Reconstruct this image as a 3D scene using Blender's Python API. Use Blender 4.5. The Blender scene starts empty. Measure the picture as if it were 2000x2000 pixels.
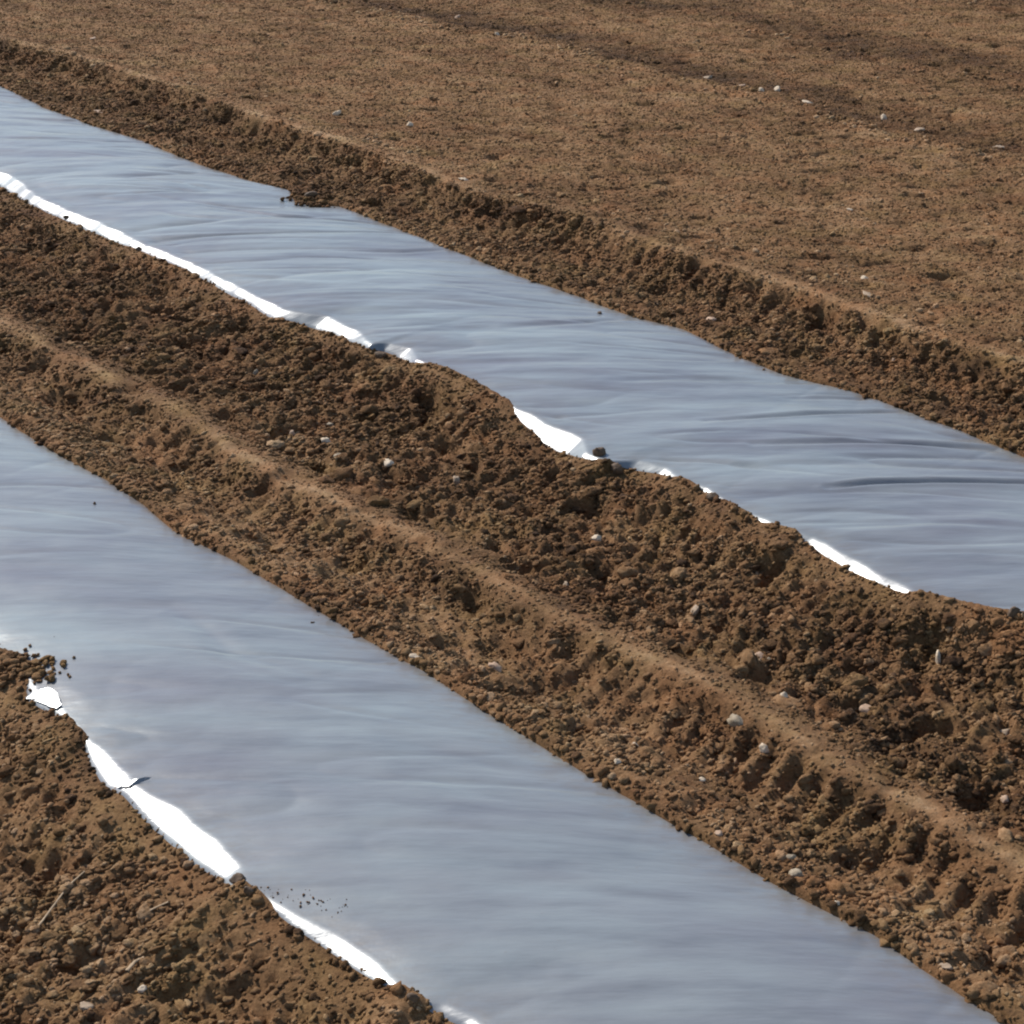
import bpy, math
import numpy as np

rng = np.random.default_rng(11)

# ------------------------------------------------------------------ camera
F_PX = 4000.0                      # focal length for a picture 1932 units wide
PITCH = math.atan(1686 / F_PX)
CAM_H = 2.0
ROW = math.atan2(-3466, math.hypot(1686, F_PX))        # direction of the beds, from +Y
scene = bpy.context.scene
cam_data = bpy.data.cameras.new('camera')
cam = bpy.data.objects.new('camera', cam_data)
scene.collection.objects.link(cam)
cam.location = (0, 0, CAM_H)
cam.rotation_euler = (math.pi / 2 - PITCH, 0, 0)
cam_data.sensor_width = 36
cam_data.lens = 36 * F_PX / 1932
cam_data.clip_start = 0.05
cam_data.clip_end = 2000
scene.camera = cam

# ------------------------------------------------------------------ light
SUN_EL = math.radians(42)
SUN_AZ = math.radians(-45)         # from +Y towards +X
world = bpy.data.worlds.new('World')
scene.world = world
world.use_nodes = True
wn = world.node_tree
bg = wn.nodes['Background']
sky = wn.nodes.new('ShaderNodeTexSky')
sky.sky_type = 'NISHITA'
sky.sun_disc = False
sky.sun_elevation = SUN_EL
sky.sun_rotation = SUN_AZ
sky.air_density = 1.0
sky.dust_density = 0.6
wn.links.new(sky.outputs[0], bg.inputs[0])
bg.inputs[1].default_value = 0.125
sd = bpy.data.lights.new('sun', 'SUN')
sd.energy = 4.3
sd.angle = math.radians(0.53)
sd.color = (1.0, 0.95, 0.88)
sun = bpy.data.objects.new('sun', sd)
scene.collection.objects.link(sun)
sun.rotation_euler = (math.pi / 2 - SUN_EL, 0, math.pi - SUN_AZ)
sun.location = (0, 0, 20)

scene.render.engine = 'CYCLES'
scene.cycles.filter_width = 2.1
scene.view_settings.view_transform = 'Standard'
scene.view_settings.look = 'None'
scene.view_settings.exposure = 0.22
scene.view_settings.gamma = 1.0

# ------------------------------------------------------------------ frames of reference
DS = np.array([math.sin(ROW), math.cos(ROW)])          # along the beds
DT = np.array([math.cos(ROW), -math.sin(ROW)])         # across the beds, away to the right
CP, SP = math.cos(PITCH), math.sin(PITCH)


def ground_point(x, y, z=0.0):
    """where a line of sight meets the height z; returns along, across"""
    a, b = x - 966.0, 966.0 - y
    d = np.array([a, F_PX * CP + b * SP, -F_PX * SP + b * CP])
    p = d[:2] * ((z - CAM_H) / d[2])
    return float(p @ DS), float(p @ DT)


def to_world(s, t):
    return s * DS[0] + t * DT[0], s * DS[1] + t * DT[1]


def in_view(s, t, pad):
    x, y = to_world(s, t)
    dz = -CAM_H
    depth = y * CP - dz * SP
    up = y * SP + dz * CP
    u = 966 + F_PX * x / np.maximum(depth, .01)
    v = 966 - F_PX * up / np.maximum(depth, .01)
    p = pad * 1932
    return (depth > .2) & (u > -p) & (u < 1932 + p) & (v > -p) & (v < 1932 + p)


# ------------------------------------------------------------------ noise
_perm = rng.permutation(4096)
_grad = rng.uniform(0, 2 * math.pi, 4096)
_gx, _gy = np.cos(_grad), np.sin(_grad)


def perlin(x, y, seed=0):
    xi, yi = np.floor(x).astype(np.int64), np.floor(y).astype(np.int64)
    xf, yf = x - xi, y - yi
    u = xf * xf * xf * (xf * (xf * 6 - 15) + 10)
    v = yf * yf * yf * (yf * (yf * 6 - 15) + 10)

    def g(ix, iy, dx, dy):
        h = _perm[(_perm[(ix + seed * 131) & 4095] + iy) & 4095]
        return _gx[h] * dx + _gy[h] * dy
    a = g(xi, yi, xf, yf)
    b = g(xi + 1, yi, xf - 1, yf)
    c = g(xi, yi + 1, xf, yf - 1)
    d = g(xi + 1, yi + 1, xf - 1, yf - 1)
    return (a + u * (b - a) + v * ((c + u * (d - c)) - (a + u * (b - a)))) * 1.5


def fbm(x, y, octaves=4, seed=0, gain=.5):
    r, amp, f = 0.0, 1.0, 1.0
    for k in range(octaves):
        r = r + amp * perlin(x * f, y * f, seed + k * 7)
        amp *= gain
        f *= 2.03
    return r


def smooth(a, b, x):
    k = np.clip((x - a) / (b - a), 0, 1)
    return k * k * (3 - 2 * k)


# ------------------------------------------------------------------ the lines of the field
RIM_TAN = {1: math.tan(math.radians(31)), 2: math.tan(math.radians(23))}    # slope of the exposed shoulder of each sheet
Z_SHOULDER = 0.09


def line(points, z):
    st = np.array(sorted(ground_point(x, y, z) for x, y in points))
    return st[:, 0], st[:, 1]


def rim_line(points, which):
    """(x, y, height of the exposed shoulder) -> along, edge, shoulder"""
    out = []
    for x, y, w in points:
        s, t1 = ground_point(x, y - w, Z_SHOULDER)
        zz = Z_SHOULDER
        for _ in range(24):
            s2, t0 = ground_point(x, y, zz)
            zz = .6 * zz + .4 * (Z_SHOULDER - max(t1 - t0, 0) * RIM_TAN[which])
        out.append((s2, t0, max(t1 - t0, 0.0)))
    out = np.array(sorted(out))
    return out[:, 0], out[:, 1], out[:, 2]


CREST = line([(0, 70), (120, 98), (300, 150), (500, 220), (700, 282), (900, 360), (1100, 405), (1300, 480),
              (1500, 535), (1700, 610), (1932, 680)], .15)
FAR1 = line([(0, 160), (80, 200), (180, 238), (270, 265), (380, 310), (470, 340), (545, 358), (558, 380),
             (640, 387), (740, 425), (850, 470), (980, 520), (1100, 560), (1180, 590), (1290, 620), (1400, 675),
             (1480, 705), (1620, 740), (1690, 765), (1780, 800), (1932, 858)], .088)
NEAR1 = rim_line([(0, 345, 23), (60, 385, 22), (120, 410, 18), (150, 425, 24), (260, 470, 18), (350, 505, 17),
                  (470, 570, 20), (520, 600, 26), (600, 615, 27), (660, 638, 22), (700, 655, 8), (725, 658, 16),
                  (760, 672, 24), (785, 684, 10), (820, 692, 2), (870, 712, 3), (960, 762, 3), (985, 790, 18),
                  (1030, 835, 42), (1075, 852, 36), (1100, 860, 14), (1150, 872, 4), (1190, 880, 20),
                  (1250, 893, 20), (1290, 908, 6), (1330, 925, 11), (1390, 960, 5), (1440, 983, 10), (1500, 1005, 4), (1530, 1022, 14), (1560, 1045, 22),
                  (1640, 1090, 24), (1700, 1112, 16), (1740, 1124, 3), (1800, 1140, 1), (1870, 1155, 2),
                  (1932, 1165, 4)], 1)
MID = line([(0, 600), (60, 625), (200, 700), (330, 760), (480, 860), (650, 940), (800, 1010), (950, 1090),
            (1060, 1150), (1200, 1210), (1300, 1260), (1450, 1340), (1600, 1440), (1750, 1510), (1932, 1620)], .09)
FAR2 = line([(0, 785), (100, 850), (200, 905), (270, 950), (330, 1000), (430, 1050), (500, 1090), (600, 1150),
             (700, 1210), (800, 1265), (900, 1330), (1000, 1390), (1100, 1455), (1200, 1510), (1330, 1585),
             (1450, 1660), (1560, 1715), (1650, 1760), (1730, 1820), (1800, 1865), (1880, 1915)], .088)
NEAR2 = rim_line([(0, 1232, 2), (45, 1245, 2), (62, 1318, 22), (105, 1342, 22), (135, 1362, 10), (160, 1392, 6),
                  (180, 1440, 40), (205, 1478, 46), (240, 1495, 34), (270, 1530, 52), (320, 1575, 62),
                  (380, 1625, 62), (430, 1658, 48), (455, 1672, 6), (480, 1684, 8), (520, 1712, 20),
                  (560, 1745, 30), (620, 1785, 40), (690, 1832, 38), (740, 1860, 24), (765, 1872, 4),
                  (790, 1888, 4), (825, 1905, 24), (880, 1930, 24)], 2)
LINE2 = line([(1000, 70), (1250, 142), (1450, 178), (1600, 226), (1932, 305)], .14)


def follow(lin, s, seed):
    """the traced line where it was seen, its average with a small wander beyond"""
    t = np.interp(s, lin[0], lin[1])
    lo, hi = lin[0][0], lin[0][-1]
    out = np.where(s < lo, lo - s, np.where(s > hi, s - hi, 0))
    k = smooth(0, .6, out)
    return t + k * (np.median(lin[1]) - t) + k * .02 * perlin(s * 1.3, s * 0 + seed, seed)


def rim_width(lin, s, seed):
    w = np.interp(s, lin[0], lin[2])
    lo, hi = lin[0][0], lin[0][-1]
    out = np.where(s < lo, lo - s, np.where(s > hi, s - hi, 0))
    k = smooth(0, .4, out)
    w = w * (1 - k) + k * np.clip(.02 + .025 * perlin(s * 1.7, s * 0 + .5, seed), 0, .05)
    return w * np.clip(1 + .35 * perlin(s * 9, s * 0 + .3, seed + 20) + .07 * perlin(s * 19, s * 0 + .3, seed + 21), .3, 1.5)


def axis(lo, hi, step, far_lo, far_hi):
    core = np.arange(lo, hi, step)
    a, b, st = [lo], [core[-1]], step
    while a[-1] > far_lo:
        st *= 1.12
        a.append(a[-1] - st)
    st = step
    while b[-1] < far_hi:
        st *= 1.12
        b.append(b[-1] + st)
    return np.concatenate([np.array(a[1:])[::-1], core, np.array(b[1:])])


# ------------------------------------------------------------------ plastic cross-section
CREASES = [   # lines traced along the sharper creases of the upper sheet: points, depth, width
    ([(1330, 818), (1500, 806), (1620, 796), (1740, 788)], .0035, .010),
    ([(1420, 862), (1600, 858), (1800, 858), (1990, 864)], .0045, .011),
    ([(1560, 946), (1640, 940), (1750, 936), (1990, 932)], .0060, .009),
    ([(1480, 770), (1600, 768), (1760, 752)], .0025, .012),
    ([(1330, 905), (1500, 900), (1700, 902)], .0012, .014),
    ([(960, 640), (1100, 628), (1190, 612)], .0030, .016),
    ([(620, 492), (760, 492), (900, 478)], .0022, .013),
    ([(380, 405), (520, 425), (700, 432)], .0025, .012),
    ([(250, 338), (430, 345), (560, 350)], .0020, .012),
    ([(0, 238), (120, 240), (230, 234)], .0020, .014),
    ([(0, 278), (200, 284), (330, 276)], .0018, .014),
    ([(1560, 1020), (1750, 1012), (1932, 1020)], .0018, .014),
    ([(1150, 745), (1300, 735), (1450, 738)], .0016, .015)]
CREASES2 = [
    ([(190, 1180), (320, 1175), (380, 1210), (440, 1265), (520, 1285), (600, 1310), (700, 1302)], .0045, .022),
    ([(360, 1270), (440, 1290), (560, 1320), (640, 1330)], .0025, .016),
    ([(660, 1400), (860, 1455), (1060, 1500), (1180, 1560)], .0020, .020),
    ([(640, 1590), (860, 1600), (1020, 1625)], .0018, .020),
    ([(760, 1480), (900, 1530), (1060, 1560)], .0016, .018),
    ([(900, 1700), (1100, 1715), (1300, 1740)], .0018, .020),
    ([(960, 1880), (1060, 1850), (1150, 1865)], .0022, .022),
    ([(280, 1380), (420, 1350), (520, 1365)], .0015, .022)]


def crease_height(s, t, creases):
    h = np.zeros_like(s)
    for pts, depth, width in creases:
        p = np.array([ground_point(x, y, .065) for x, y in pts])
        best = np.full(s.shape, 9.0)
        along = np.zeros(s.shape)
        side = np.zeros(s.shape)
        m = (s > p[:, 0].min() - .2) & (s < p[:, 0].max() + .2) & (t > p[:, 1].min() - .2) & (t < p[:, 1].max() + .2)
        if not m.any():
            continue
        ss, tt = s[m], t[m]
        b = np.full(ss.shape, 9.0)
        al = np.zeros(ss.shape)
        sd_ = np.zeros(ss.shape)
        n = len(p) - 1
        for i in range(n):
            d = p[i + 1] - p[i]
            L2 = d @ d
            k = np.clip(((ss - p[i, 0]) * d[0] + (tt - p[i, 1]) * d[1]) / L2, 0, 1)
            ex, ey = ss - p[i, 0] - k * d[0], tt - p[i, 1] - k * d[1]
            dist = np.hypot(ex, ey)
            u = dist < b
            b[u] = dist[u]
            al[u] = ((i + k) / n)[u]
            sd_[u] = np.sign(d[0] * ey - d[1] * ex)[u]
        q = b * sd_ / width
        fade = np.sin(math.pi * np.clip(al, .03, .97)) ** .6
        h[m] += 1.25 * depth * fade * (.25 * np.exp(-(np.abs(q) - 2.2) ** 2) - np.exp(-q ** 2))
    return h


def film_height(s, t, near, rimw, far, which):
    """height of the plastic at (s, t); near/rimw/far are arrays of the same shape"""
    sh = near + rimw
    v = np.clip((t - sh) / np.maximum(far - sh, .05), 0, 1)
    crown = .016 * np.sin(math.pi * v) ** .8 - .005 * v
    # a rounded shoulder
    d = sh - t
    soft = .010
    ramp = np.where(d > soft, d - soft / 2, np.where(d > -0.0, d * d / (2 * soft), 0))
    z = Z_SHOULDER + crown - RIM_TAN[which] * ramp
    z = z - .5 * np.clip(near - t - .004, 0, 1)
    z = z - .45 * np.clip(t - far, 0, 1)
    x, y = to_world(s, t)
    inner = smooth(0, .05, t - sh) * smooth(0, .04, far - t + .01)
    edgey = smooth(-.02, .05, t - sh)
    if which == 1:
        w = .0022 * perlin(x * 1.7 + .15 * y, y * 11 + .6 * perlin(x * 2, y * 2, 3), 31)
        w += .0016 * np.abs(perlin(x * 2.6, y * 19 + x * .6, 33)) * smooth(-.3, .5, perlin(x * .8, y * 2, 35))
        w += .0040 * perlin(x * 1.1, y * 3.2, 37)
        taut = perlin(x * .9 + .1, y * 5.2 + .45 * x + .5 * perlin(x * 1.5, y * 1.5, 38), 39)
        w -= .0042 * (1 - np.clip(np.abs(taut) * 6.0, 0, 1)) ** 2 * smooth(-.15, .35, perlin(x * 1.3, y * 1.9, 40))
        taut = perlin(x * 1.5 + 7.1, y * 9 + .7 * x, 46)
        w -= .0017 * (1 - np.clip(np.abs(taut) * 4, 0, 1)) ** 2 * smooth(-.2, .3, perlin(x * 1.6, y * 2.2, 48))
        w += crease_height(s, t, CREASES)
    else:
        w = .0050 * perlin(x * 1.6, y * 2.6, 41)
        w += .0016 * perlin(x * 3 + y * .8, y * 12, 43) * smooth(-.4, .4, perlin(x * 1.1, y * 1.4, 45))
        taut = perlin(x * 1.2 + 3.3 + y * .5, y * 5.5 + .3 * x, 44)
        w -= .0026 * (1 - np.clip(np.abs(taut) * 6, 0, 1)) ** 2 * smooth(-.25, .3, perlin(x * 1.3, y * 1.6, 42))
        w += .55 * crease_height(s, t, CREASES2)
    for dist, sd_ in ((t - sh, 52), (far - t, 54)):        # tension folds running in from the buried edges
        fold = perlin(s * 4.2 + .9 * t * (1 if sd_ == 52 else -1), t * .9, sd_)
        w -= .0022 * (1 - np.clip(np.abs(fold) * 5.5, 0, 1)) ** 2 * np.exp(-np.clip(dist, 0, 9) / .13) \
            * smooth(-.1, .4, perlin(s * 1.9, t * 0 + .4, sd_ + 1))
    w += .0010 * fbm(x * 14, y * 18, 2, 47) * (1 - inner * .7)
    z = z + w * (.25 + .75 * inner) * (1.7 if which == 1 else 1.0)
    # small puckers where the soil grips the edges
    z = z + (1 - smooth(0, .09, np.minimum(t - near, far - t))) * (.0022 * perlin(s * 3.1, t * 5, 49) + .0012 * perlin(s * 7.3 + 3 * t, t * 9, 50))
    return z


# ------------------------------------------------------------------ soil height
def lug_field(s, t):
    """ridges pressed by tractor tyre lugs, slanting across the wheel track"""
    warp = .25 * perlin(s * 3, t * 3, 51)
    a = (s * .93 - t * .37) * 2 * math.pi / .056 + warp * 9
    return np.clip(np.sin(a) * 1.6, -1, 1) * (.6 + .8 * np.abs(perlin(s * 9, t * 5, 53)))


def soil_parts(s_axis, t_axis):
    ns, nt = len(s_axis), len(t_axis)
    n1, w1, f1 = follow(NEAR1, s_axis, 1), rim_width(NEAR1, s_axis, 2), follow(FAR1, s_axis, 3)
    n2, w2, f2 = follow(NEAR2, s_axis, 4), rim_width(NEAR2, s_axis, 5), follow(FAR2, s_axis, 6)
    mid, cr, l2 = follow(MID, s_axis, 7), follow(CREST, s_axis, 8), follow(LINE2, s_axis, 9)
    base = np.zeros((ns, nt))
    for i in range(ns):
        ze1 = Z_SHOULDER - w1[i] * RIM_TAN[1]
        ze2 = Z_SHOULDER - w2[i] * RIM_TAN[2]
        lip1, lip2 = (.013 * (1 - min(max((q - .003) / .010, 0), 1)) for q in (w1[i], w2[i]))
        nodes = [(-400, .05), (.55, .06), (.78, .09), (.86, .09), (1.0, .03), (n2[i] - .22, min(.02, ze2 - .025)),
                 (n2[i] - .06, ze2 - .012 + lip2), (n2[i] - .010, ze2 - .003 + lip2), (n2[i] + .003, ze2 + lip2), (n2[i] + .014, ze2 - .014),
                 (n2[i] + w2[i] + .04, .05), (f2[i] - .02, .05), (f2[i] + .006, .095), (f2[i] + .05, .092), (f2[i] + .16, .062),
                 (mid[i] - .20, .045), (mid[i] - .10, .048), (mid[i] - .03, .076), (mid[i] + .015, .078), (mid[i] + .09, .060), (mid[i] + .16, .050),
                 (n1[i] - .20, min(.032, ze1 - .025)), (n1[i] - .07, ze1 - .016 + lip1), (n1[i] - .010, ze1 - .004 + lip1), (n1[i] + .003, ze1 + lip1),
                 (n1[i] + .014, ze1 - .014), (n1[i] + w1[i] + .04, .05), (f1[i] - .02, .05),
                 (f1[i] + .006, .095), (f1[i] + .06, .098), (f1[i] + .2, .088), (cr[i] - .20, .085), (cr[i] - .12, .104), (cr[i] - .03, .148),
                 (cr[i] + .03, .150), (cr[i] + .25, .138), (l2[i] - .12, .140), (l2[i], .150),
                 (l2[i] + .18, .110), (l2[i] + .5, .12), (500, .12)]
        xs, zs = zip(*nodes)
        base[i] = np.interp(t_axis, xs, zs)
    S, T = np.meshgrid(s_axis, t_axis, indexing='ij')
    c = lambda a: a[:, None]
    d_mid, d_cr, d_l2 = T - c(mid), T - c(cr), T - c(l2)
    between = smooth(c(f2) - .0, c(f2) + .05, T) * (1 - smooth(c(n1) - .05, c(n1), T))
    left = 1 - smooth(c(n2) - .05, c(n2), T)
    bank = smooth(c(f1), c(f1) + .05, T) * (1 - smooth(-.03, .02, d_cr))
    field = smooth(-.03, .12, d_cr)
    crest = np.maximum(np.exp(-((d_mid + .02 * perlin(S * 4, T * 0, 82)) / (.021 + .008 * perlin(S * 3, T * 0, 83))) ** 2) * (.8 + .9 * perlin(S * 5, T * 3, 84)), np.exp(-((d_cr + .025 * perlin(S * 3.5, T * 0, 85)) / (.030 + .012 * perlin(S * 3, T * 0, 86))) ** 2) * (.8 + .9 * perlin(S * 4, T * 3, 87)))
    bed = ((T > c(n1) + .01) & (T < c(f1) - .01)) | ((T > c(n2) + .01) & (T < c(f2) - .01))
    return dict(S=S, T=T, base=base, between=between, left=left, bank=bank, field=field, crest=np.clip(crest, 0, 1),
                bed=bed.astype(float), d_mid=d_mid, d_cr=d_cr, d_l2=d_l2,
                dn1=c(n1) - T, df1=T - c(f1), dn2=c(n2) - T, df2=T - c(f2),
                rough_zone=between * smooth(.02, .16, d_mid), lower=between * (1 - smooth(-.06, .0, d_mid)))


def X0_(S, T):
    return to_world(S, T)


def soil_relief(P):
    S, T = P['S'], P['T']
    x, y = to_world(S, T)
    # lumps slanting along the drag direction
    a, b = S * .37 + T * .93, S * .93 - T * .37
    wob = .10 * perlin(S * 2.5, T * 2.5, 63)
    slant = fbm(a * 13, (b + wob) * 34, 3, 61)
    grit = fbm(a * 38, b * 62, 2, 62)
    lump = fbm(x * 26, y * 20, 3, 65)
    big = perlin(S * 2.2, T * 3.5, 71)
    holes = np.clip(perlin(S * 8.5, T * 8.0, 73) - .26, 0, 1)
    fine = fbm(x * 30, y * 46, 2, 75)
    amp_c = P['rough_zone'] * 1.0 + P['lower'] * .55 + P['left'] * .75 + P['bank'] * .75
    amp_c = amp_c * (1 - .55 * P['crest'])
    near_edge = np.minimum(np.minimum(np.abs(P['dn1']), np.abs(P['df1'])),
                           np.minimum(np.abs(P['dn2']), np.abs(P['df2'])))
    rim_side = np.minimum(np.abs(P['dn1']), np.abs(P['dn2']))
    calm = (.35 + .65 * smooth(0, .10, near_edge)) * (.30 + .70 * smooth(.02, .12, rim_side))
    z = amp_c * calm * (.0165 * slant + .0085 * lump + .0050 * grit + .016 * big)
    z = z - amp_c * calm * .105 * holes
    z = z + P['field'] * (.0052 * fine - .045 * np.clip(perlin(x * 8, y * 15, 78) - .30, 0, 1) - .03 * np.clip(perlin(x * 17, y * 26, 70) - .34, 0, 1) + .0022 * fbm(x * 60, y * 95, 1, 76) + .006 * perlin(x * 5, y * 9, 77) + .010 * perlin(x * .9, y * 1.3, 79))
    z = z + P['crest'] * (.003 * fine)
    # broken, undercut lips below the two crests
    for d, wd in ((P['d_cr'] + .075, .035), (P['d_mid'] + .070, .032)):
        g = np.exp(-(d / wd) ** 2)
        z = z - .042 * g * np.clip(perlin(S * 9, T * 6, 88) + .5 * perlin(S * 21, T * 15, 89) + .05, 0, 1)
        z = z + .016 * g * np.clip(perlin(S * 13, T * 11, 90), 0, 1)
    z = z - .035 * np.exp(-(P['d_mid'] / .05) ** 2) * np.clip(perlin(S * 5, T * 5, 97) + .4 * perlin(S * 17, T * 14, 98) - .12, 0, 1)
    # scuffed lines across the open field
    for off in (.02, 1.15, 2.6):
        g = np.exp(-((P['d_l2'] - off + .05 * perlin(S * 2, T * 2, 95)) / .07) ** 2)
        z = z - .030 * g * np.clip(perlin(X0_(S, T)[0] * 7, X0_(S, T)[1] * 11, 96) + .1, 0, 1)
    # tyre lugs
    lugs = lug_field(S, T)
    m1 = np.exp(-((P['d_mid'] + .11) / .07) ** 2) * (.35 + .65 * smooth(2.9, 2.3, S))
    m2 = np.exp(-((P['dn2'] - .33) / .10) ** 2) * .7
    m3 = np.exp(-((P['d_cr'] + .10) / .06) ** 2) * .55
    z = z + .0115 * lugs * (m1 + m2 + m3) * smooth(-.5, .2, perlin(S * 1.4, T * 1.2, 81) + .1)
    return z * (1 - .8 * P['bed'])


def graded(lo, mid_, hi, fine, coarse, far_lo, far_hi):
    """fine spacing near the camera, easing to a coarser one, then out to the horizon"""
    a = axis(lo, mid_, fine, far_lo, mid_)
    a = a[a < mid_]
    b, st = [mid_], fine
    while b[-1] < hi:
        st = min(st * 1.01, coarse)
        b.append(b[-1] + st)
    while b[-1] < far_hi:
        st *= 1.12
        b.append(b[-1] + st)
    return np.concatenate([a, np.array(b)])


s_axis = graded(1.2, 6.0, 13.4, .0068, .013, -300, 400)
t_axis = graded(0.9, 5.1, 10.6, .0068, .013, -300, 400)
P = soil_parts(s_axis, t_axis)
Z = P['base'] + soil_relief(P)


def soil_z(s, t):
    i = np.clip(np.searchsorted(s_axis, s) - 1, 0, len(s_axis) - 2)
    j = np.clip(np.searchsorted(t_axis, t) - 1, 0, len(t_axis) - 2)
    u = (s - s_axis[i]) / (s_axis[i + 1] - s_axis[i])
    v = (t - t_axis[j]) / (t_axis[j + 1] - t_axis[j])
    return (Z[i, j] * (1 - u) * (1 - v) + Z[i + 1, j] * u * (1 - v) + Z[i, j + 1] * (1 - u) * v + Z[i + 1, j + 1] * u * v)


def field_at(A, s, t):
    i = np.clip(np.searchsorted(s_axis, s), 0, len(s_axis) - 1)
    j = np.clip(np.searchsorted(t_axis, t), 0, len(t_axis) - 1)
    return A[i, j]


# dryness of the soil surface: pale on the crests and the rolled field, moist on turned soil
X0, Y0 = to_world(P['S'], P['T'])
dry = (.37 + .09 * P['field'] + .34 * P['crest'] + .16 * P['lower'] * smooth(.0, .25, -P['d_mid']) + .16 * P['left']
       - .04 * P['rough_zone'] - .04 * P['bank'] + .10 * perlin(P['S'] * 1.1, P['T'] * 1.6, 91)
       + .16 * fbm(P['S'] * 4, P['T'] * 6, 3, 93) + .10 * P['field'] * fbm(X0 * 3, Y0 * 7, 3, 94)
       - P['field'] * (.29 * np.exp(-((P['d_l2'] - .22) / .20) ** 2) + .28 * np.exp(-((P['d_l2'] - 1.3) / .25) ** 2)
                       + .22 * np.exp(-((P['d_l2'] - 2.75) / .3) ** 2) - .07 * np.exp(-((P['d_l2'] + .10) / .12) ** 2)))
dry = np.clip(dry, 0, 1)


# ------------------------------------------------------------------ mesh helpers
def mesh_object(name, verts, faces, material, parent=None, smooth_shade=True, attrs=None):
    me = bpy.data.meshes.new(name)
    verts = np.ascontiguousarray(verts, dtype=np.float32)
    faces = np.ascontiguousarray(faces, dtype=np.int32)
    nf, k = faces.shape
    me.vertices.add(len(verts))
    me.vertices.foreach_set('co', verts.ravel())
    me.loops.add(nf * k)
    me.loops.foreach_set('vertex_index', faces.ravel())
    me.polygons.add(nf)
    me.polygons.foreach_set('loop_start', np.arange(0, nf * k, k, dtype=np.int32))
    me.polygons.foreach_set('loop_total', np.full(nf, k, dtype=np.int32))
    me.polygons.foreach_set('use_smooth', np.full(nf, smooth_shade, dtype=bool))
    for an, av in (attrs or {}).items():
        at = me.attributes.new(an, 'FLOAT', 'POINT')
        at.data.foreach_set('value', np.ascontiguousarray(av, dtype=np.float32).ravel())
    me.update(calc_edges=True)
    me.validate()
    me.materials.append(material)
    ob = bpy.data.objects.new(name, me)
    scene.collection.objects.link(ob)
    if parent:
        ob.parent = parent
    return ob


def grid_faces(ns, nt):
    i, j = np.meshgrid(np.arange(ns - 1), np.arange(nt - 1), indexing='ij')
    a = (i * nt + j).ravel()
    return np.stack([a, a + 1, a + nt + 1, a + nt], 1)[:, ::-1]


def tag(o, label=None, cat=None, group=None, kind=None):
    if label:
        o['label'] = label
    if cat:
        o['category'] = cat
    if group:
        o['group'] = group
    if kind:
        o['kind'] = kind
    return o


# ------------------------------------------------------------------ materials
class Nodes:
    def __init__(self, name):
        self.m = bpy.data.materials.new(name)
        self.m.use_nodes = True
        self.t = self.m.node_tree
        self.b = self.t.nodes['Principled BSDF']
        self.co = self.t.nodes.new('ShaderNodeTexCoord').outputs['Object']

    def new(self, kind, **kw):
        n = self.t.nodes.new(kind)
        for k, v in kw.items():
            setattr(n, k, v)
        return n

    def link(self, a, b):
        self.t.links.new(a, b)

    def noise(self, scale, detail=4, rough=.6, stretch=None):
        n = self.new('ShaderNodeTexNoise')
        n.inputs['Scale'].default_value = scale
        n.inputs['Detail'].default_value = detail
        n.inputs['Roughness'].default_value = rough
        if stretch:
            mp = self.new('ShaderNodeMapping')
            mp.inputs['Scale'].default_value = stretch
            self.link(self.co, mp.inputs[0])
            self.link(mp.outputs[0], n.inputs['Vector'])
        else:
            self.link(self.co, n.inputs['Vector'])
        return n.outputs['Fac']

    def math(self, op, a, b, clamp=False):
        n = self.new('ShaderNodeMath', operation=op, use_clamp=clamp)
        for k, v in ((0, a), (1, b)):
            if isinstance(v, (int, float)):
                n.inputs[k].default_value = v
            else:
                self.link(v, n.inputs[k])
        return n.outputs[0]

    def ramp(self, fac, stops):
        n = self.new('ShaderNodeValToRGB')
        e = n.color_ramp.elements
        while len(e) < len(stops):
            e.new(.5)
        for el, (p, c) in zip(e, stops):
            el.position = p
            el.color = (*c, 1)
        self.link(fac, n.inputs[0])
        return n.outputs[0]

    def mix(self, fac, a, b, mode='MIX'):
        n = self.new('ShaderNodeMix', data_type='RGBA', blend_type=mode)
        for k, v in ((0, fac), (6, a), (7, b)):
            if isinstance(v, (int, float)):
                n.inputs[k].default_value = v
            elif isinstance(v, tuple):
                n.inputs[k].default_value = (*v, 1)
            else:
                self.link(v, n.inputs[k])
        return n.outputs[2]

    def bump(self, h, strength, dist, prev=None):
        n = self.new('ShaderNodeBump')
        n.inputs['Strength'].default_value = strength
        n.inputs['Distance'].default_value = dist
        self.link(h, n.inputs['Height'])
        if prev:
            self.link(prev, n.inputs['Normal'])
        return n.outputs[0]


SOIL_STOPS = [(0.0, (.058, .028, .011)), (.30, (.170, .086, .034)), (.55, (.270, .147, .064)),
              (.80, (.350, .208, .103)), (1.0, (.450, .290, .162))]


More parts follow.
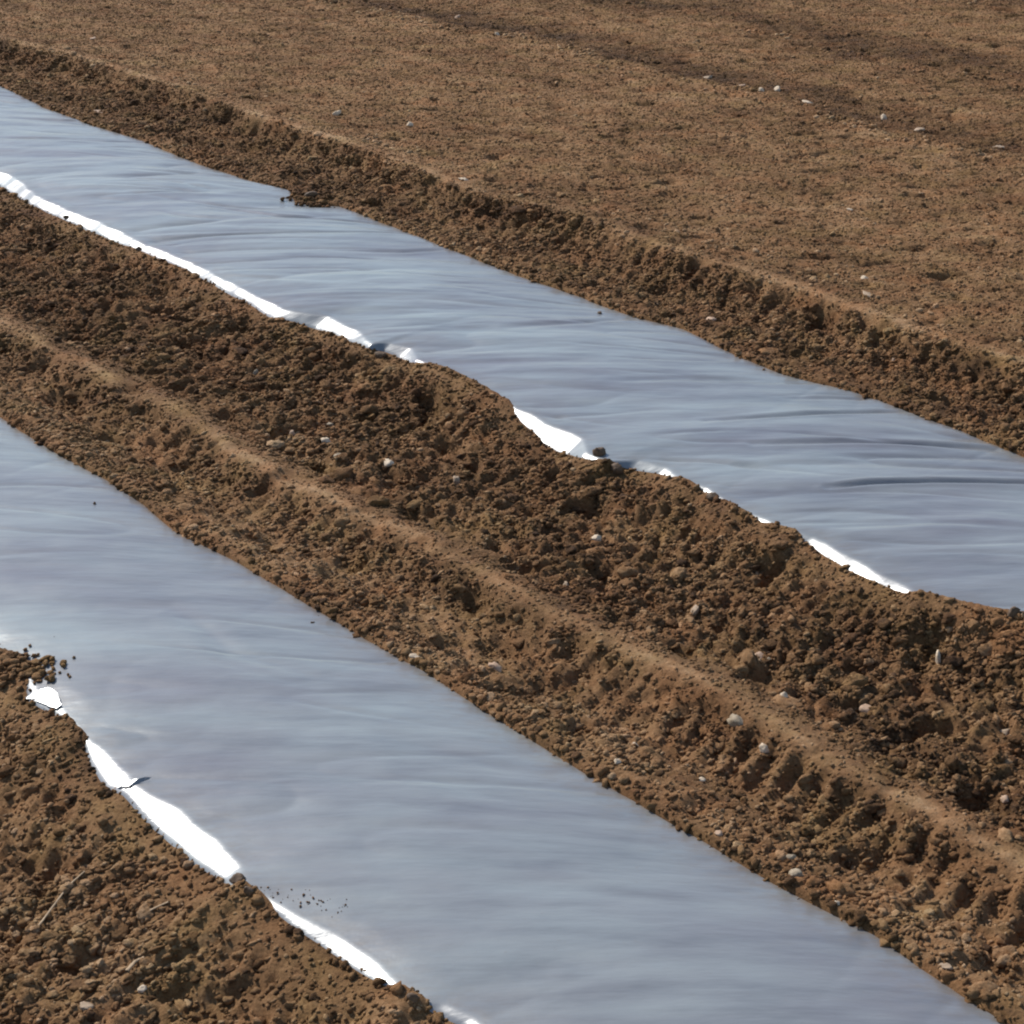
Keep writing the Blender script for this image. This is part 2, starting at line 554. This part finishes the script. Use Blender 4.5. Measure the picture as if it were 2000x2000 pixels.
def soil_material(name, attr):
    n = Nodes(name)
    at = n.new('ShaderNodeAttribute', attribute_name=attr).outputs['Fac']
    v = n.math('ADD', at, n.math('MULTIPLY', n.math('SUBTRACT', n.noise(38, 5, .7), .5), .75))
    v = n.math('ADD', v, n.math('MULTIPLY', n.math('SUBTRACT', n.noise(160, 3, .6), .5), .60), clamp=True)
    col = n.ramp(v, SOIL_STOPS)
    hue = n.ramp(n.noise(7, 3, .6), [(.32, (1.10, .95, .86)), (.5, (1, 1, 1)), (.68, (.96, 1.0, .84))])
    col = n.mix(.8, col, hue, 'MULTIPLY')
    n.link(col, n.b.inputs['Base Color'])
    n.b.inputs['Roughness'].default_value = .92
    n.b.inputs['Specular IOR Level'].default_value = .25
    b1 = n.bump(n.noise(90, 6, .7), .9, .012)
    b2 = n.bump(n.noise(320, 4, .7), .7, .003, b1)
    n.link(b2, n.b.inputs['Normal'])
    return n.m


M_SOIL = soil_material('soil', 'dryness')
M_CLOD = soil_material('soil_clod', 'dryness')


def film_material():
    n = Nodes('milky_plastic_film')
    # thin dust and condensation under the sheet
    v = n.noise(2.2, 3, .6, (.7, 1.6, 1))
    col = n.ramp(v, [(.30, (.190, .188, .204)), (.50, (.225, .235, .242)), (.70, (.265, .292, .292))])
    streak = n.ramp(n.noise(6, 4, .62, (.55, 3.4, 1)), [(.32, (.80, .80, .82)), (.50, (1, 1, 1)), (.70, (1.14, 1.14, 1.12))])
    col = n.mix(1.0, col, streak, 'MULTIPLY')
    dirt = n.ramp(n.noise(60, 5, .75), [(.62, (0, 0, 0)), (.80, (1, 1, 1))])
    edge = n.new('ShaderNodeAttribute', attribute_name='grime').outputs['Fac']
    smear = n.math('MULTIPLY', edge, n.ramp(n.noise(22, 5, .7, (1, 2.2, 1)), [(.38, (0, 0, 0)), (.68, (1, 1, 1))]))
    col = n.mix(n.math('ADD', n.math('MULTIPLY', dirt, .30), n.math('MULTIPLY', smear, .75), clamp=True), col, (.20, .14, .085))
    n.link(col, n.b.inputs['Base Color'])
    r = n.ramp(n.noise(9, 3, .6), [(.3, (.29, .29, .29)), (.7, (.35, .35, .35))])
    n.link(r, n.b.inputs['Roughness'])
    n.b.inputs['Metallic'].default_value = .24
    n.b.inputs['IOR'].default_value = 1.6
    b1 = n.bump(n.noise(26, 3, .55, (.35, 1.6, 1)), .35, .004)
    b2 = n.bump(n.noise(140, 2, .5), .10, .001, b1)
    n.link(b2, n.b.inputs['Normal'])
    return n.m


M_FILM = film_material()


def stone_material(name, c0, c1):
    n = Nodes(name)
    col = n.ramp(n.noise(60, 4, .6), [(.3, c0), (.7, c1)])
    n.link(col, n.b.inputs['Base Color'])
    n.b.inputs['Roughness'].default_value = .75
    n.link(n.bump(n.noise(180, 4, .6), .5, .003), n.b.inputs['Normal'])
    return n.m


M_PALE = stone_material('pale_stone', (.42, .31, .20), (.68, .55, .40))
M_TAN = stone_material('tan_stone', (.24, .16, .095), (.40, .29, .19))
M_GREY = stone_material('grey_stone', (.24, .18, .115), (.38, .30, .20))
M_PINK = stone_material('pinkish_stone', (.32, .20, .12), (.50, .34, .23))
M_DARK = stone_material('dark_clod', (.060, .034, .018), (.150, .090, .046))
M_STRAW = stone_material('straw', (.27, .18, .10), (.45, .32, .19))

# ------------------------------------------------------------------ ground
S, T = P['S'], P['T']
X, Y = to_world(S, T)
ground = mesh_object('ground', np.stack([X.ravel(), Y.ravel(), Z.ravel()], 1), grid_faces(*S.shape), M_SOIL,
                     attrs={'dryness': dry})
tag(ground, kind='structure')


# ------------------------------------------------------------------ plastic sheets
def film(name, NEAR, FAR, which, seeds, label):
    sa = axis(0.9, 12.2, .007, -14, 45)
    n, w, f = follow(NEAR, sa, seeds[0]), rim_width(NEAR, sa, seeds[1]), follow(FAR, sa, seeds[2])
    v = np.linspace(0, 1, 150)
    lo, hi = n - .075, f + .06
    S = np.repeat(sa[:, None], len(v), 1)
    T = lo[:, None] + (hi - lo)[:, None] * v[None, :]
    c = lambda a: np.repeat(a[:, None], len(v), 1)
    Zf = film_height(S, T, c(n), c(w), c(f), which)
    X, Y = to_world(S, T)
    root = bpy.data.objects.new(name, None)
    scene.collection.objects.link(root)
    root.location = (0, 0, 0)
    tag(root, label, 'plastic sheet', 'plastic mulch sheets laid along the beds')
    o = mesh_object('sheet', np.stack([X.ravel(), Y.ravel(), Zf.ravel()], 1), grid_faces(*S.shape), M_FILM, root,
                    attrs={'grime': np.exp(-np.clip(c(f) - T, 0, 9) / .05) + .45 * np.exp(-np.clip(T - c(n) - c(w), 0, 9) / .05)
                           * (T > c(n) + c(w))})
    return root, (sa, n, w, f)


film_far, E1 = film('plastic_sheet', NEAR1, FAR1, 1, (1, 2, 3),
                    'long wrinkled blue-white plastic sheet covering the farther bed, below the open rolled field')
film_near, E2 = film('plastic_sheet', NEAR2, FAR2, 2, (4, 5, 6),
                     'wide smooth grey-blue plastic sheet covering the nearer bed at the lower left')


def surface_z(s, t):
    """top of whatever lies at (s, t): soil or plastic"""
    z = soil_z(s, t)
    for E, which in ((E1, 1), (E2, 2)):
        n, w, f = (np.interp(s, E[0], E[k]) for k in (1, 2, 3))
        m = (t > n - .05) & (t < f + .04)
        zf = film_height(s, t, n, w, f, which)
        z = np.where(m, np.maximum(z, zf), z)
    return z


def locate(x, y):
    z = .06
    for _ in range(6):
        s, t = ground_point(x, y, z)
        z = float(surface_z(np.array([s]), np.array([t]))[0])
    wx, wy = to_world(s, t)
    return wx, wy, z, s, t


# loose flaps where the near sheet has pulled out of the soil
def flap(points, lift, parent, width):
    """a curled tongue of film following traced points; its width lies across it"""
    pts = np.array([locate(x, y)[:3] for x, y in points])
    n = 28
    k = np.linspace(0, 1, n)
    acc = np.linspace(0, 1, len(pts))
    c = np.stack([np.interp(k, acc, pts[:, i]) for i in range(3)], 1)
    tang = np.gradient(c, axis=0)
    tang /= np.linalg.norm(tang, axis=1)[:, None]
    sidev = np.stack([-tang[:, 1], tang[:, 0], np.zeros(n)], 1)
    m = 9
    verts = []
    for j in range(m):
        q = j / (m - 1) - .5
        wd = width * (np.sin(math.pi * np.clip(k, .04, .96)) ** .5)
        ragged = .003 * perlin(k * 7, k * 0 + .7, 101)
        p = c + np.array([DT[0], DT[1], 0]) * (q * wd + ragged)[:, None]
        p[:, 2] += .004 + RIM_TAN[2] * (q * wd) + lift * .15 * np.sin(k * 9)
        verts.append(p)
    verts = np.stack(verts, 1).reshape(-1, 3)
    return mesh_object('loose_flap', verts, grid_faces(n, m), M_FILM, parent)


flap([(222, 1484), (252, 1480), (284, 1472)], 0, film_near, .020)
flap([(52, 1316), (80, 1310), (112, 1336)], .004, film_near, .034)

# ------------------------------------------------------------------ loose soil clods
import bmesh


def ico(sub):
    bm = bmesh.new()
    bmesh.ops.create_icosphere(bm, subdivisions=sub, radius=1)
    v = np.array([q.co[:] for q in bm.verts])
    f = np.array([[q.index for q in fc.verts] for fc in bm.faces])
    bm.free()
    return v, f


def clod_batch(pos, size, sub, tone, flat=.75):
    v, f = ico(sub)
    nv, n = len(v), len(size)
    out = np.empty((n, nv, 3), dtype=np.float32)
    variants = 24
    shapes = []
    for k in range(variants):
        q = v.copy()
        for _ in range(5 if sub > 1 else 3):            # chip planes off the ball
            d = rng.normal(size=3)
            d /= np.linalg.norm(d)
            h = rng.uniform(.45, .8)
            e = np.maximum(q @ d - h, 0)
            q = q - e[:, None] * d * .85
        q = q * (1 + .16 * rng.normal(size=(nv, 1)) * (1 if sub < 3 else .6))
        q = q * rng.uniform(.65, 1.2, 3) * np.array([1.25, .85, .9])
        shapes.append(q)
    shapes = np.array(shapes)
    pick = rng.integers(0, variants, n)
    a = math.radians(60) + rng.normal(0, .55, n)
    ca, sa_ = np.cos(a), np.sin(a)
    q = shapes[pick]
    x = q[:, :, 0] * ca[:, None] - q[:, :, 1] * sa_[:, None]
    y = q[:, :, 0] * sa_[:, None] + q[:, :, 1] * ca[:, None]
    z = q[:, :, 2] * flat
    out[:, :, 0] = x * size[:, None] + pos[:, 0:1]
    out[:, :, 1] = y * size[:, None] + pos[:, 1:2]
    out[:, :, 2] = z * size[:, None] + pos[:, 2:3]
    faces = (f[None] + (np.arange(n) * nv)[:, None, None]).reshape(-1, 3)
    return out.reshape(-1, 3), faces, np.repeat(tone, nv)


def scatter(density_fn, size_lo, size_hi, power, per_m2, sink, box=(1.0, 12.6, .6, 10.4)):
    area = (box[1] - box[0]) * (box[3] - box[2])
    n = int(area * per_m2)
    s = rng.uniform(box[0], box[1], n)
    t = rng.uniform(box[2], box[3], n)
    keep = in_view(s, t, .22) & (rng.random(n) < density_fn(s, t))
    s, t = s[keep], t[keep]
    r = size_lo + (size_hi - size_lo) * rng.random(len(s)) ** power
    z = soil_z(s, t) + r * sink
    x, y = to_world(s, t)
    tone = field_at(dry, s, t) + (.28 if density_fn.__name__ == 'w_line' else .05) + rng.normal(0, .20, len(s))
    return np.stack([x, y, z], 1), r, np.clip(tone, 0.02, 1)


def w_turned(s, t):
    clump = .25 + .9 * smooth(-.3, .4, perlin(s * 3.1, t * 4.3, 111))
    w = np.maximum.reduce([field_at(P['rough_zone'], s, t), .55 * field_at(P['lower'], s, t),
                           .8 * field_at(P['left'], s, t), .9 * field_at(P['bank'], s, t)])
    w = w * (.12 + .88 * smooth(.01, .09, np.minimum(np.abs(field_at(P['dn1'], s, t)), np.abs(field_at(P['dn2'], s, t)))))
    return w * clump * (1 - .55 * field_at(P['crest'], s, t)) * (1 - field_at(P['bed'], s, t))


def w_all(s, t):
    return (1 - field_at(P['bed'], s, t)) * (.35 + .65 * (1 - field_at(P['crest'], s, t)))


def w_field(s, t):
    l2 = np.exp(-((field_at(P['d_l2'], s, t) - .02) / .12) ** 2)
    return field_at(P['field'], s, t) * (.25 + .5 * smooth(-.1, .5, perlin(s * 1.7, t * 2.1, 113)) + .8 * l2)


def w_edge(s, t):
    e = np.minimum(np.abs(field_at(P['dn1'], s, t) - .012), np.abs(field_at(P['dn2'], s, t) - .012))
    e2 = np.minimum(np.abs(field_at(P['df1'], s, t) - .012), np.abs(field_at(P['df2'], s, t) - .012))
    return np.exp(-(np.minimum(e * 2.2, e2) / .014) ** 2) * (.3 + .7 * smooth(-.2, .3, perlin(s * 5, t * 0, 117)))


def w_big(s, t):
    clump = smooth(.05, .5, perlin(s * 2.1, t * 2.9, 121))
    side = np.minimum(np.abs(field_at(P['dn1'], s, t)), np.abs(field_at(P['dn2'], s, t)))
    return (clump * (field_at(P['rough_zone'], s, t) * (.35 + .65 * smooth(3.6, 2.4, s)) + .4 * field_at(P['left'], s, t)
                     + .5 * field_at(P['bank'], s, t)) * smooth(.03, .10, side) * (1 - field_at(P['crest'], s, t))
            * (1 - field_at(P['bed'], s, t)))


def w_line(s, t):
    d = field_at(P['d_l2'], s, t)
    g = np.exp(-((d + .02) / .06) ** 2) + .6 * np.exp(-((d - 1.15) / .08) ** 2) + .5 * np.exp(-((d - 2.6) / .1) ** 2)
    c = field_at(P['d_cr'], s, t)
    return (g + .5 * np.exp(-((c - .12) / .08) ** 2)) * smooth(-.1, .35, perlin(s * 3.4, t * 2, 123)) * field_at(P['field'], s, t)


batches = []
for fn, lo, hi, pw, dens, sink, sub in (
        (w_turned, .009, .022, 3.5, 500, -.10, 3),
        (w_turned, .005, .012, 1.6, 3600, .05, 2),
        (w_all, .0025, .0060, 1.5, 6500, .10, 1),
        (w_turned, .0030, .0070, 1.3, 7000, .35, 1),
        (w_field, .004, .012, 2.5, 900, -.05, 2),
        (w_edge, .004, .012, 1.8, 9000, .25, 2),
        (w_line, .005, .016, 2.0, 2600, .0, 2),
        (w_big, .014, .032, 2.2, 260, -.15, 3)):
    pos, r, tone = scatter(fn, lo, hi, pw, dens, sink)
    print('clods', fn.__name__, len(r))
    batches.append(clod_batch(pos, r, sub, tone))
off, V, Fc, A = 0, [], [], []
for v, f, a in batches:
    V.append(v)
    Fc.append(f + off)
    A.append(a)
    off += len(v)
clods = mesh_object('soil_clods', np.concatenate(V), np.concatenate(Fc), M_CLOD, attrs={'dryness': np.concatenate(A)})
tag(clods, 'loose brown crumbs and lumps of turned soil scattered over the whole field', 'soil', kind='stuff')


# crumbs thrown onto the sheets
def w_film(E, which, s, t):
    n, f = np.interp(s, E[0], E[1]), np.interp(s, E[0], E[3])
    d = np.minimum(t - n, f - t)
    return np.where(d > 0, np.exp(-np.maximum(d, 0) / .035) * .5 * smooth(.0, .5, perlin(s * 4, t * 4, 119 + which)), 0)


fb = []
for E, which in ((E1, 1), (E2, 2)):
    n = 14000
    s = rng.uniform(1.2, 12, n)
    t = rng.uniform(1.2, 4.6, n)
    k = in_view(s, t, .15) & (rng.random(n) < w_film(E, which, s, t))
    s, t = s[k], t[k]
    r = .0012 + .0035 * rng.random(len(s)) ** 3
    x, y = to_world(s, t)
    fb.append(clod_batch(np.stack([x, y, surface_z(s, t) + r * .5], 1), r, 1, np.full(len(s), .25)))
# the little spray of crumbs beside the lower rim
px = (lambda q: (490 + 170 * q, 1682 + 34 * q + rng.normal(0, 9, 60)))(rng.random(60) ** 1.3)
pts = np.array([locate(a, b)[:3] for a, b in zip(*px)])
r = .0008 + .0024 * rng.random(60) ** 3.5
pts[:, 2] += r * .5
fb.append(clod_batch(pts, r, 1, rng.uniform(.1, .5, 60)))
px = rng.normal(592, 24, 90), rng.normal(374, 8, 90)
pts = np.array([locate(a, b)[:3] for a, b in zip(*px)])
r = .004 + .010 * rng.random(90) ** 2
pts[:, 2] += r * .5
fb.append(clod_batch(pts, r, 2, np.full(90, .22)))
px = rng.normal(50, 34, 120), rng.normal(1262, 16, 120)
pts = np.array([locate(a, b)[:3] for a, b in zip(*px)])
r = .003 + .008 * rng.random(120) ** 2
pts[:, 2] += r * .5
fb.append(clod_batch(pts, r, 2, np.full(120, .5)))
off, V, Fc, A = 0, [], [], []
for v, f, a in fb:
    V.append(v)
    Fc.append(f + off)
    A.append(a)
    off += len(v)
cr = mesh_object('soil_crumbs', np.concatenate(V), np.concatenate(Fc), M_CLOD, attrs={'dryness': np.concatenate(A)})
tag(cr, 'fine dark soil crumbs spilled on the edges of the plastic sheets', 'soil', kind='stuff')


# ------------------------------------------------------------------ single stones and lumps
def lump(name, x, y, w, h, material, label, cat, group, seed, sit=.55, turn=None):
    """w, h: apparent size in the 1932-unit picture"""
    wx, wy, z, s, t = locate(x, y)
    dist = math.sqrt(wx * wx + wy * wy + (CAM_H - z) ** 2)
    far_off = .78 if y < 700 else 1.0
    rx = w * dist / F_PX / 2 * far_off
    rz = h * dist / F_PX / 2 * far_off
    g = np.random.default_rng(seed)
    v, f = ico(3)
    for _ in range(9):
        d = g.normal(size=3)
        d /= np.linalg.norm(d)
        e = np.maximum(v @ d - g.uniform(.5, .85), 0)
        v = v - e[:, None] * d * .9
    v = v * (1 + .07 * g.normal(size=(len(v), 1)))
    v = v * np.array([rx, max(rx, rz) * g.uniform(.75, 1.0), rz]) * 1.12
    a = turn if turn is not None else g.uniform(-.5, .5)
    ca, sa_ = math.cos(a), math.sin(a)
    v = np.stack([v[:, 0] * ca - v[:, 2] * sa_, v[:, 1], v[:, 0] * sa_ + v[:, 2] * ca], 1)
    o = mesh_object(name, v, f, material)
    o.location = (wx, wy, z + rz * (sit - .45))
    tag(o, label, cat, group)
    return o


ST = 'pale stones lying in the soil'
stones = [
    # x, y, w, h, material, label
    (1443, 1414, 17, 24, M_PALE, 'brightest upright pale stone in the soil strip between the two plastic sheets'),
    (1165, 1440, 15, 18, M_PALE, 'white stone beside a dark hollow at the far edge of the nearer sheet'),
    (1198, 1407, 13, 12, M_PALE, 'small white stone just above the white stone at the nearer sheet edge'),
    (1124, 1015, 20, 16, M_PALE, 'round cream stone alone on the coarse soil right of the middle of the strip'),
    (1067, 1095, 13, 18, M_TAN, 'tan stone on the slope just above the pale crest line, below the round cream stone'),
    (1311, 1150, 12, 22, M_TAN, 'narrow upright tan stone among dark hollows right of centre'),
    (1428, 1270, 28, 26, M_PINK, 'large brownish rounded stone in the coarse soil between the sheets'),
    (1478, 1316, 14, 18, M_PALE, 'pale upright stone below the large brownish rounded stone'),
    (1640, 1340, 34, 16, M_PINK, 'long flat pinkish stone on coarse soil to the right'),
    (1393, 1362, 40, 26, M_GREY, 'big flat grey stone half buried on the bank above the brightest stone'),
    (1323, 1472, 15, 8, M_PALE, 'small flat pale stone below and left of the brightest upright stone'),
    (1356, 1574, 16, 14, M_PINK, 'small pink stone close to the far edge of the nearer sheet'),
    (1500, 1654, 30, 22, M_GREY, 'large greenish grey stone touching the far edge of the nearer sheet'),
    (1484, 1622, 32, 18, M_GREY, 'greyish stone behind the large greenish one at the sheet edge'),
    (1578, 1706, 14, 12, M_PALE, 'small bright stone at the lower right beside the nearer sheet'),
    (1769, 1248, 9, 34, M_PALE, 'tall thin white sliver of stone standing in the coarse soil at the right'),
    (1897, 1518, 20, 16, M_PINK, 'pinkish stone at the right edge beside the tyre lug marks'),
    (1781, 1826, 30, 14, M_TAN, 'flat tan stone in the lower right corner next to the sheet'),
    (1892, 1385, 30, 12, M_TAN, 'flat tan stone near the right edge, right of the long pinkish stone'),
    (730, 868, 28, 14, M_PALE, 'flat pale stone in the strip between sheets, rightmost of the stone cluster'),
    (615, 833, 22, 12, M_PALE, 'flat whitish stone in the middle of the stone cluster between the sheets'),
    (622, 803, 14, 14, M_GREY, 'grey stone at the top of the stone cluster between the sheets'),
    (552, 820, 14, 14, M_PINK, 'pink stone at the left end of the stone cluster between the sheets'),
    (640, 862, 22, 12, M_GREY, 'grey stone at the bottom of the stone cluster between the sheets'),
    (860, 910, 14, 24, M_TAN, 'tilted tan stone right of the stone cluster between the sheets'),
    (482, 698, 14, 20, M_GREY, 'upright grey stone below the white rim of the farther sheet at the left'),
    (300, 593, 16, 12, M_PINK, 'pinkish stone in the coarse soil at the left between the sheets'),
    (783, 1240, 22, 9, M_PALE, 'white flat stone touching the far edge of the nearer sheet, left of centre'),
    (935, 1262, 28, 16, M_PINK, 'pink stone with a dark hollow near the nearer sheet, below the centre'),
    (1450, 1268, 10, 10, M_GREY, 'little grey stone against the large brownish rounded stone'),
    (937, 61, 16, 12, M_PALE, 'brightest white stone far off on the rolled field near the top'),
    (862, 33, 18, 10, M_PINK, 'pinkish stone up left of the brightest white stone on the rolled field'),
    (772, 240, 18, 18, M_PALE, 'pale stone on the field edge above the farther sheet, left of centre'),
    (635, 215, 22, 14, M_PALE, 'pale stone left on the field edge with crumbled soil around it'),
    (876, 340, 30, 10, M_PALE, 'flat pale stone set in the crest line above the farther sheet'),
    (186, 206, 34, 10, M_PINK, 'flat pinkish stone just above the farther sheet at the upper left'),
    (176, 72, 14, 10, M_PINK, 'small pinkish stone on the field at the upper left corner'),
    (1015, 72, 22, 8, M_PINK, 'flat pink stone at the left start of the row of stones across the far field'),
    (1333, 147, 28, 9, M_TAN, 'flat tan stone in the far row of stones, left of the pale pair'),
    (1398, 163, 24, 10, M_PINK, 'pink stone in the far row of stones just left of the pale pair'),
    (1437, 174, 16, 14, M_PALE, 'left stone of the pale pair in the far row across the field'),
    (1467, 170, 18, 18, M_PALE, 'right stone of the pale pair in the far row across the field'),
    (1522, 194, 30, 9, M_PALE, 'long flat pale stone right of the pale pair in the far row'),
    (1666, 226, 16, 18, M_PALE, 'upright white stone in the right half of the far row'),
    (1736, 246, 28, 10, M_TAN, 'flat tan stone right of the upright white stone in the far row'),
    (1882, 281, 32, 10, M_TAN, 'long tan stone at the right end of the far row of stones'),
    (1631, 526, 18, 14, M_PALE, 'white stone with dark hollows on the field edge at the right'),
    (1650, 560, 60, 10, M_TAN, 'wide flat tan crust lump right below the white stone on the field edge'),
    (1603, 396, 14, 8, M_PALE, 'small white stone alone in the middle of the rolled field at the right'),
    (1338, 602, 34, 12, M_PINK, 'flat pinkish stone over a black hollow on the bank above the farther sheet'),
    (1686, 693, 12, 12, M_PINK, 'tiny pink stone on the bank above the right part of the farther sheet'),
    (1891, 712, 12, 18, M_GREY, 'upright grey stone on the bank near the right edge'),
    (268, 1868, 22, 14, M_PALE, 'pale stone in the bottom left soil near the frame bottom'),
    (166, 1898, 30, 12, M_TAN, 'flat tan stone in the bottom left corner'),
]
for i, (x, y, w, h, m, lab) in enumerate(stones):
    lump('stone', x, y, w, h, m, lab, 'stone', ST, 500 + i)

DK = 'dark lumps of soil on the plastic edges'
darks = [
    (1131, 858, 24, 30, 'upright dark soil lump on the near rim of the farther sheet, right of centre'),
    (1164, 874, 26, 22, 'dark soil lump right behind the upright one on the farther sheet rim'),
    (717, 654, 30, 26, 'dark soil lump breaking the white rim of the farther sheet left of centre'),
    (262, 463, 18, 14, 'small dark soil lump on the white rim of the farther sheet at the left'),
    (124, 403, 14, 10, 'smallest dark soil lump on the farther sheet rim near the left edge'),
    (448, 1662, 28, 22, 'dark soil lump between the two white stretches of the nearer sheet rim'),
    (470, 1684, 22, 20, 'dark soil lump just below the one splitting the nearer sheet rim'),
    (1131, 591, 12, 7, 'tiny dark crumb lying on the farther sheet near its upper edge'),
    (585, 372, 34, 14, 'dark soil clod lapping over the far edge of the farther sheet'),
    (1345, 940, 24, 16, 'dark soil lump on the farther sheet rim, in its right half'),
    (780, 1884, 22, 14, 'brown soil lump at the rim of the nearer sheet by the frame bottom'),
    (1910, 1160, 26, 22, 'dark soil lump at the near rim of the farther sheet, at the right edge')]
for i, (x, y, w, h, lab) in enumerate(darks):
    lump('soil_lump', x, y, w, h, M_DARK, lab, 'soil lump', DK, 900 + i, sit=.7)


# straw pieces
def stalk(points, radius, label):
    pts = [np.array(locate(x, y)[:3]) for x, y in points]
    n = 14
    k = np.linspace(0, 1, n)
    acc = np.linspace(0, 1, len(pts))
    c = np.stack([np.interp(k, acc, [p[i] for p in pts]) for i in range(3)], 1)
    c[:, 2] = np.maximum(c[:, 2], np.linspace(c[0, 2], c[-1, 2], n)) + radius * 1.6
    base = c[0].copy()
    c = c - base
    tang = np.gradient(c, axis=0)
    tang /= np.linalg.norm(tang, axis=1)[:, None]
    sx = np.cross(tang, [0, 0, 1.0])
    sx /= np.linalg.norm(sx, axis=1)[:, None]
    sz = np.cross(sx, tang)
    m = 8
    verts, faces = [], []
    for i in range(n):
        rr = radius * (1 - .35 * k[i]) * (1 + .12 * math.sin(i * 2.1))
        for j in range(m):
            a = 2 * math.pi * j / m
            verts.append(c[i] + rr * (math.cos(a) * sx[i] + .6 * math.sin(a) * sz[i]))
    for i in range(n - 1):
        for j in range(m):
            faces.append((i * m + j, i * m + (j + 1) % m, (i + 1) * m + (j + 1) % m, (i + 1) * m + j))
    verts += [c[0], c[-1]]
    a, b = len(verts) - 2, len(verts) - 1
    for j in range(m):
        faces.append((a, j, (j + 1) % m, a))
    faces = [f for f in faces if len(set(f)) == 4]
    o = mesh_object('straw', np.array(verts), np.array(faces), M_STRAW)
    o.location = base
    tag(o, label, 'straw', 'pieces of straw on the soil')


stalk([(240, 1842), (256, 1828), (272, 1814)], .0040, 'short thick pale piece of straw in the bottom left soil')
stalk([(283, 1724), (300, 1714), (318, 1706)], .0026, 'short thin straw at the lower left, above the thick pale piece')
stalk([(72, 1752), (100, 1722), (130, 1680), (160, 1648)], .0022, 'long thin straw slanting over dark lug marks at the left edge')
